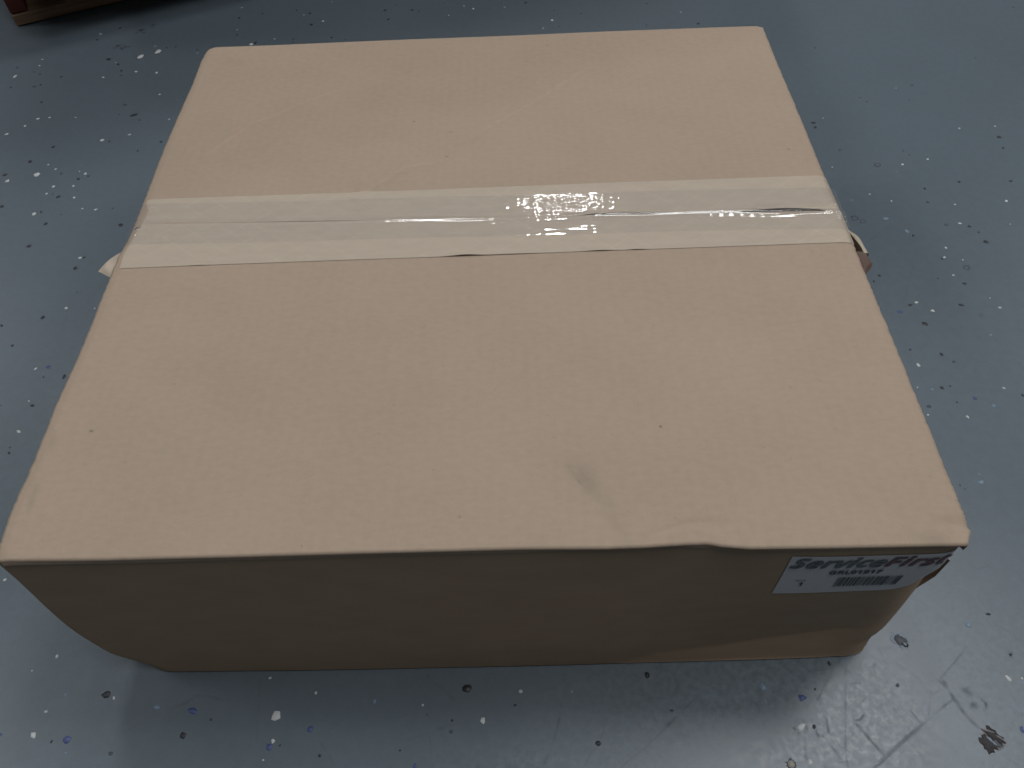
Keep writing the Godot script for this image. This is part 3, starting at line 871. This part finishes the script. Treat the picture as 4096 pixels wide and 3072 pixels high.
func make_box() -> void:
	build_wall()
	var o := thing("cardboard_box", "large taped brown cardboard box with crushed front corner and white label", "box", Vector3.ZERO)
	var front_marks := [[60, -47, 7, 1.7, 0.9, 0.13], [64, -38, 5, 1.6, 1.4, 0.12], [53.5, -49, 1.6, 3.0, 1.05, 0.16], [58, -41, 1.3, 3.0, 0.9, 0.16], [73, -24, 5, 3.0, 1.25, 0.07], [79, -8, 4, 2.5, 1.3, 0.06], [-238, -86, 1.1, 1.5, 0.3, 0.5], [108.5, -77, 0.9, 1.0, 0, 0.6], [-10, -20, 0.7, 1.2, 0, 0.35], [-26, -51, 0.6, 1.2, 0, 0.4], [243, -1, 5, 2.6, 0.0, 0.09], [150, -130, 40, 2.0, 0.2, -0.025], [-120, -120, 50, 1.5, 0.2, 0.03], [180, -52, 0.5, 1, 0, 0.4], [166, -60, 0.5, 1, 0, 0.3], [-258, -40, 2.5, 4.0, 1.5, 0.13], [-260, -80, 2.0, 3.0, 1.5, 0.1]]
	for i in 70:
		front_marks.append([rng.randf_range(-255, 255), rng.randf_range(-225, -3), rng.randf_range(0.3, 0.6), rng.randf_range(1.0, 2.0), rng.randf_range(0, 3), rng.randf_range(0.08, 0.3)])
	var back_marks := [[-60, -398, 0.8, 1.2, 0, 0.55], [-30, -348, 0.9, 1.8, 0.1, 0.55], [-28, -381, 0.8, 2.0, 0.1, 0.4], [57, -512, 0.9, 1.6, 0, 0.5], [243, -341, 0.8, 1.2, 0, 0.5], [-236, -505, 8, 2.0, 0.2, 0.05], [-8, -349, 0.5, 1, 0, 0.4], [-244, -322, 0.6, 1, 0, 0.35], [44, -505, 0.6, 1, 0, 0.4], [80, -450, 0.5, 1, 0, 0.3]]
	for i in 45:
		back_marks.append([rng.randf_range(-255, 255), rng.randf_range(-525, -310), rng.randf_range(0.3, 0.6), rng.randf_range(1.0, 2.0), rng.randf_range(0, 3), rng.randf_range(0.08, 0.28)])
	# creases: the liner is rubbed paler along them
	for line in [[[-230, -360], [-200, -402], [-142, -443], [-95, -470]], [[-98, -300], [-63, -335], [-37, -340]], [[-10, -372], [46, -423], [92, -471]]]:
		for i in line.size() - 1:
			var a := Vector2(line[i][0], line[i][1])
			var b := Vector2(line[i + 1][0], line[i + 1][1])
			var n := int(a.distance_to(b) / 2.5)
			for k in n:
				var p := a.lerp(b, k / float(n))
				back_marks.append([p.x, p.y, 1.1, 1.8, (b - a).angle(), -0.075 * rng.randf_range(0.3, 1.3)])
	make_flap(SEAM + 0.0006, true, board_texture(50, -0.27, 0.0, front_marks), o)
	make_flap(SEAM - 0.0006, false, board_texture(60, -0.54, -0.27, back_marks), o)
	var uvs := []
	for r in WALL_ROWS + 1:
		var u := []
		for c in WALL_COLS + 1:
			u.append(Vector2(c * 0.645 / WALL_COLS, r * H / WALL_ROWS))
		uvs.append(u)
	var up := wall_rows.duplicate()
	up.reverse()
	part("front_wall", sheet(up, uvs), m.kraft, o)
	for s in [-1, 1]:
		var rows := []
		var suv := []
		for k in 9:
			var row := []
			var u := []
			for c in 40:
				var z := lerpf(-0.020, -0.5275, c / 39.0)
				var t: float = (H - 0.0052) * (1.0 - k / 8.0)
				var x: float = HALF - 0.0016 + (right_bulge(t) - HALF) * bell(z + 0.02, 0.055)
				if s < 0:
					x = HALF + 0.005 * sin(PI * t / H) - 0.001 - 0.006 * bell(z + 0.02, 0.03) * (1.0 - smoothstep(0.0, 0.04, t))
				row.append(Vector3(s * x, t, z))
				u.append(Vector2(z, t))
			if s < 0:
				row.reverse()
				u.reverse()
			rows.append(row)
			suv.append(u)
		part("side_wall", sheet(rows, suv), m.kraft, o)
	part("back_wall", plate(Vector3(-HALF + 0.001, 0.0, -0.5325), Vector3(HALF - 0.001, H - 0.019, -0.5285), 0.001), m.kraft, o)
	part("bottom_panel", plate(Vector3(-HALF + 0.02, 0.0008, -0.526), Vector3(HALF - 0.02, 0.0048, -0.03), 0.001), m.kraft, o)
	part("inner_flap", plate(Vector3(-HALF + 0.003, H - 0.0115, -0.522), Vector3(-0.08, H - 0.0075, -0.02), 0.001), m.kraft_raw, o)
	part("inner_flap", plate(Vector3(0.08, H - 0.0115, -0.522), Vector3(HALF - 0.003, H - 0.0075, -0.02), 0.001), m.kraft_raw, o)
	make_tape(o)
	make_label(o)


# ---------------------------------------------------------------- tape

func gap_at(x: float) -> float:
	# half the width of the slit in the tape along the seam
	var g := 0.00075 * smoothstep(0.066, 0.085, x) * (1.0 - smoothstep(0.12, 0.15, x)) + 0.0002 * smoothstep(0.14, 0.16, x)
	g += 0.0018 * bell(x - 0.222, 0.026) + 0.0005 * bell(x - 0.165, 0.014)
	g += 0.00030 * smoothstep(-0.264, -0.25, x) * (1.0 - smoothstep(-0.13, -0.07, x))
	return g * (1.0 - smoothstep(0.246, 0.254, x))


func tape_y(x: float, z: float, d: float) -> float:
	# height of the paper tape: on the flaps, sunk into the seam on the left, bridging and raised on the right; d is the distance from the seam
	var y := top_y(x, z) + 0.00035
	y -= 0.0004 * bell(d, 0.0024) * smoothstep(-0.262, -0.24, x) * (1.0 - smoothstep(-0.10, -0.06, x))
	y -= 0.0006 * bell(d, 0.0016) * smoothstep(-0.10, -0.06, x) * (1.0 - smoothstep(0.06, 0.10, x))
	y += (0.0007 + 0.6 * gap_at(x)) * bell(absf(d) - gap_at(x), 0.0022) * smoothstep(0.05, 0.09, x)
	# lifted ripples in the front edge
	var f := z - (-0.2299)
	if f > -0.008:
		for k in [[-0.012, 0.011, 0.0013], [0.085, 0.009, 0.0007], [0.111, 0.006, 0.0005], [-0.205, 0.006, 0.0003], [0.02, 0.02, 0.0004]]:
			y += k[2] * bell(x - k[0], k[1]) * bell(f, 0.0045)
	return y


func tape_left(z: float) -> float:
	return along([[-307, -264.2], [-300, -262.0], [-294.5, -259.7], [-293, -258.2], [-275, -259.3], [-270, -261.0], [-256, -262.6], [-243, -264.0], [-229, -262.6]], z)


func make_tape(o: Node3D) -> void:
	var nx := 264
	for half in 2:
		# each side of the slit is its own strip; both run over the right edge of the box
		var rows := []
		var uvs := []
		var nz := 26
		for r in nz + 1:
			var row := []
			var uv := []
			var v := r / float(nz)
			v = 1.0 - pow(1.0 - v, 1.6) if half == 0 else pow(v, 1.6)
			for c in nx + 1:
				var edge := -0.3063 if half == 0 else lerpf(-0.2294, -0.2308, c / float(nx))
				var x_mid := lerpf(-0.262, 0.262, c / float(nx))
				var seam := SEAM + seam_bend(x_mid)
				var g := gap_at(x_mid)
				var z := lerpf(edge, seam - g, v) if half == 0 else lerpf(seam + g, edge, v)
				var x := lerpf(tape_left(z), along(RIGHT_EDGE, z) - 0.0008, c / float(nx))
				row.append(Vector3(x, tape_y(x, z, z - seam), z))
				uv.append(Vector2((x + 0.28) / 0.56, (z + 0.31) / 0.08))
			# over the edge and down the side
			var last: Vector3 = row[-1]
			for k in 10:
				var a := minf(k / 4.0, 1.0) * PI / 2
				var down := 0.0026 * (1.0 - cos(a)) + maxf(0.0, k - 4) * 0.007
				row.append(last + Vector3(0.0024 * sin(a), -down - 0.0004, 0.0))
				uv.append(uv[-1] + Vector2(0.006, 0))
			rows.append(row)
			uvs.append(uv)
		var s := part("paper_tape", sheet(rows, uvs), m.paper_tape, o)
		s.set_meta("label", "pale reinforced paper tape on the front flap" if half == 1 else "pale reinforced paper tape on the back flap")
	# clear plastic tape over the middle of the paper tape
	var rows := []
	var uvs := []
	var nz := 110
	var nc := 560
	for r in nz + 1:
		var row := []
		var uv := []
		for c in nc + 1:
			var u := c / float(nc)
			var x0 := lerpf(-0.266, 0.2655, u)
			var back := lerpf(-0.3000, -0.2920, u) + 0.0006 * sin(x0 * 31.0)
			var z := lerpf(back, back + 0.0465, r / float(nz))
			var seam := SEAM + seam_bend(x0)
			var d := z - seam
			var y := tape_y(x0, z, d) + 0.00035
			# stretched film: fine lengthwise wrinkles, and a crease that wanders along the seam
			y += 0.00005 * wrinkle.get_noise_2d(x0 * 0.16, z) * (1.0 + 2.0 * bell(d, 0.006) + 2.2 * smoothstep(0.0, 0.006, d))
			y += 0.00026 * wrinkle.get_noise_2d(x0 * 0.9 + 40.0, z * 2.0) * bell(x0 - 0.06, 0.05) * bell(d + 0.014, 0.012)
			y += 0.0007 * bell(d - 0.001, 0.011) * smoothstep(-0.004, 0.0, d)
			var wander := 0.0012 * sin(x0 * 23.0 + 1.0) + 0.0006 * sin(x0 * 61.0)
			y += 0.0011 * bell(d - wander - 0.0015, 0.0020) * smoothstep(-0.10, -0.06, x0) * (0.88 + 0.12 * sin(x0 * 47.0))
			y += 0.0004 * bell(d - wander - 0.0052, 0.0015) * smoothstep(-0.02, 0.03, x0)
			y += 0.0006 * bell(d + 0.006 - 0.01 * (x0 - 0.2), 0.004) * smoothstep(0.14, 0.24, x0) * sin((x0 - 0.14) * 60.0 + d * 500.0)
			row.append(Vector3(x0, y, z))
			uv.append(Vector2(x0, z))
		var last: Vector3 = row[-1]
		for k in 9:
			var a := minf((k + 1) / 4.0, 1.0) * PI / 2
			row.append(last + Vector3(0.0030 * sin(a), -0.003 * (1.0 - cos(a)) - maxf(0.0, k - 3) * 0.006 - 0.0002, 0.0))
			uv.append(Vector2(0.3, 0))
		var first: Vector3 = row[0]
		for k in 9:
			var a := minf((k + 1) / 4.0, 1.0) * PI / 2
			row.push_front(first + Vector3(-0.0036 * sin(a), -0.003 * (1.0 - cos(a)) - maxf(0.0, k - 3) * 0.006 - 0.0002, 0.0))
			uv.push_front(Vector2(-0.3, 0))
		rows.append(row)
		uvs.append(uv)
	part("clear_tape", sheet(rows, uvs), m.clear_tape, o)
	# the end of tape that curls away from the left side
	part("tape_end", curl([
		[Vector3(-0.2660, H - 0.003, -0.2520), Vector3(-0.2660, H - 0.004, -0.2440), Vector3(-0.2650, H - 0.005, -0.2330)],
		[Vector3(-0.2738, H - 0.005, -0.2488), Vector3(-0.2735, H - 0.0075, -0.2420), Vector3(-0.2700, H - 0.006, -0.2325)],
		[Vector3(-0.2802, H - 0.0072, -0.2440), Vector3(-0.2785, H - 0.0066, -0.2385), Vector3(-0.2728, H - 0.0080, -0.2312)],
		[Vector3(-0.2850, H - 0.0095, -0.2372), Vector3(-0.2810, H - 0.0088, -0.2345), Vector3(-0.2738, H - 0.0090, -0.2300)],
	]), m.paper_tape, o)
	# on the right the tape bows off the side and shows its brown underside
	part("tape_loop", curl([
		[Vector3(0.2660, H - 0.004, -0.2490), Vector3(0.2690, H - 0.0045, -0.2400), Vector3(0.2715, H - 0.005, -0.2320), Vector3(0.2725, H - 0.006, -0.2260)],
		[Vector3(0.2672, H - 0.006, -0.2490), Vector3(0.2718, H - 0.0042, -0.2400), Vector3(0.2750, H - 0.007, -0.2320), Vector3(0.2765, H - 0.008, -0.2260)],
		[Vector3(0.2672, H - 0.020, -0.2490), Vector3(0.2718, H - 0.020, -0.2400), Vector3(0.2750, H - 0.020, -0.2320), Vector3(0.2765, H - 0.020, -0.2260)],
	]), m.paper_tape, o)
	part("tape_underside", curl([
		[Vector3(0.2655, H - 0.0055, -0.2275), Vector3(0.2690, H - 0.0058, -0.2272), Vector3(0.2735, H - 0.0060, -0.2268)],
		[Vector3(0.2655, H - 0.0060, -0.2200), Vector3(0.2700, H - 0.0068, -0.2190), Vector3(0.2755, H - 0.0075, -0.2190)],
		[Vector3(0.2655, H - 0.0042, -0.2120), Vector3(0.2692, H - 0.0075, -0.2115), Vector3(0.2735, H - 0.0042, -0.2110)],
		[Vector3(0.2655, H - 0.0070, -0.2060), Vector3(0.2668, H - 0.0080, -0.2058), Vector3(0.2680, H - 0.0090, -0.2055)],
	]), m.tape_under, o)


func curl(grid: Array) -> ArrayMesh:
	# a smooth patch through a small grid of points
	var rows := []
	var uvs := []
	var nr: int = grid.size()
	var nc: int = grid[0].size()
	var n := 5
	for r in (nr - 1) * n + 1:
		var fr := r / float(n)
		var row := []
		var uv := []
		for c in (nc - 1) * n + 1:
			var fc := c / float(n)
			var across := []
			for k in [-1, 0, 1, 2]:
				var rr := clampi(int(fr) + k, 0, nr - 1)
				var q := []
				for j in [-1, 0, 1, 2]:
					q.append(grid[rr][clampi(int(fc) + j, 0, nc - 1)])
				across.append(q[1].cubic_interpolate(q[2], q[0], q[3], fc - int(fc)))
			var p: Vector3 = across[1].cubic_interpolate(across[2], across[0], across[3], fr - int(fr))
			row.append(p)
			uv.append(Vector2((p.x + 0.28) / 0.56, (p.z + 0.31) / 0.08))
		rows.append(row)
		uvs.append(uv)
	return sheet(rows, uvs)


# ---------------------------------------------------------------- the label

const LABEL_S := 0.1722
const LABEL_T := 0.1216
const LABEL_W := 0.1016
const LABEL_H := 0.0515


func make_label(o: Node3D) -> void:
	var rows := []
	var uvs := []
	for r in 37:
		var row := []
		var uv := []
		for c in 61:
			var s := LABEL_S + LABEL_W * c / 60.0
			var t := LABEL_T + LABEL_H * (1.0 - r / 36.0)
			row.append(on_wall(s, t, 0.0004))
			uv.append(Vector2(c / 60.0, r / 36.0))
		rows.append(row)
		uvs.append(uv)
	var l := part("label", sheet(rows, uvs), m.label_paper, o)
	l.set_meta("label", "white printed label by the crushed front corner")
	# x, y from the label's lower left corner in mm: left, base line, width, capital height, slant
	lettering(l, "Service", 1.2, 37.0, 54.2, 12.9, 0.30, m.ink_grey, 0.36)
	lettering(l, "First", 53.4, 37.2, 36.5, 12.9, 0.30, m.ink_red, 0.36)
	lettering(l, "GRL01917", 25.6, 28.4, 29.5, 4.6, 0.0, m.ink_black, 0.12)
	lettering(l, "QTY", 9.2, 19.0, 6.2, 1.8, 0.0, m.ink_black)
	lettering(l, "1", 12.0, 11.8, 2.3, 5.6, 0.0, m.ink_black)
	var st := SurfaceTool.new()
	st.begin(Mesh.PRIMITIVE_TRIANGLES)
	var x := 33.0
	var bars := RandomNumberGenerator.new()
	bars.seed = 5
	while x < 68.5:
		var w: float = [0.45, 0.45, 0.9, 0.9, 1.4][bars.randi_range(0, 4)]
		if x > 58.0 and x < 61.5:
			w = 2.6
		for k in 6:
			var y0 := 10.0 + 13.6 * k / 6.0
			var y1 := 10.0 + 13.6 * (k + 1) / 6.0
			var q := [on_label(x, y1), on_label(x + w, y1), on_label(x + w, y0), on_label(x, y0)]
			for j in [0, 1, 2, 0, 2, 3]:
				st.add_vertex(q[j])
		x += w + [0.45, 0.45, 0.7, 0.9][bars.randi_range(0, 3)]
	st.generate_normals()
	var b := part("barcode", st.commit(), m.ink_black, l)
	b.set_meta("kind", "stuff")


func on_label(x: float, y: float, more := 0.0) -> Vector3:
	return on_wall(LABEL_S + x / 1000.0, LABEL_T + y / 1000.0, 0.0008 + more)


func lettering(parent: Node3D, words: String, left: float, base: float, width: float, cap: float, slant: float, ink: Material, fat := 0.0) -> void:
	var f := SystemFont.new()
	f.font_names = PackedStringArray(["Droid Sans"])
	f.font_weight = 700
	var t := TextMesh.new()
	t.text = words
	t.font = f
	t.font_size = 64
	t.pixel_size = 0.01
	t.depth = 0.0
	t.curve_step = 2.0
	var a := t.get_mesh_arrays()
	var v: PackedVector3Array = a[Mesh.ARRAY_VERTEX]
	var idx: PackedInt32Array = a[Mesh.ARRAY_INDEX] if a[Mesh.ARRAY_INDEX] != null else PackedInt32Array(range(v.size()))
	var lo := Vector2(1e9, 1e9)
	var hi := -lo
	for p in v:
		lo = lo.min(Vector2(p.x, p.y))
		hi = hi.max(Vector2(p.x, p.y))
	var st := SurfaceTool.new()
	st.begin(Mesh.PRIMITIVE_TRIANGLES)
	var copies := [[0.0, 0.0]]
	if fat > 0.0:
		# heavy type: the strokes drawn again a little to each side
		copies = [[0.0, 0.0], [fat, 0.0], [-fat, 0.0], [fat * 0.5, fat * 0.35], [-fat * 0.5, -fat * 0.35]]
	for n in copies.size():
		for k in idx.size():
			var p := v[idx[k]]
			var y: float = (p.y - lo.y) / (hi.y - lo.y) * cap + copies[n][1]
			var x: float = (p.x - lo.x) / (hi.x - lo.x) * (width - slant * cap) + slant * y + copies[n][0]
			st.add_vertex(on_label(left + x, base + y, n * 0.00004))
	st.generate_normals()
	part("lettering", st.commit(), ink, parent)
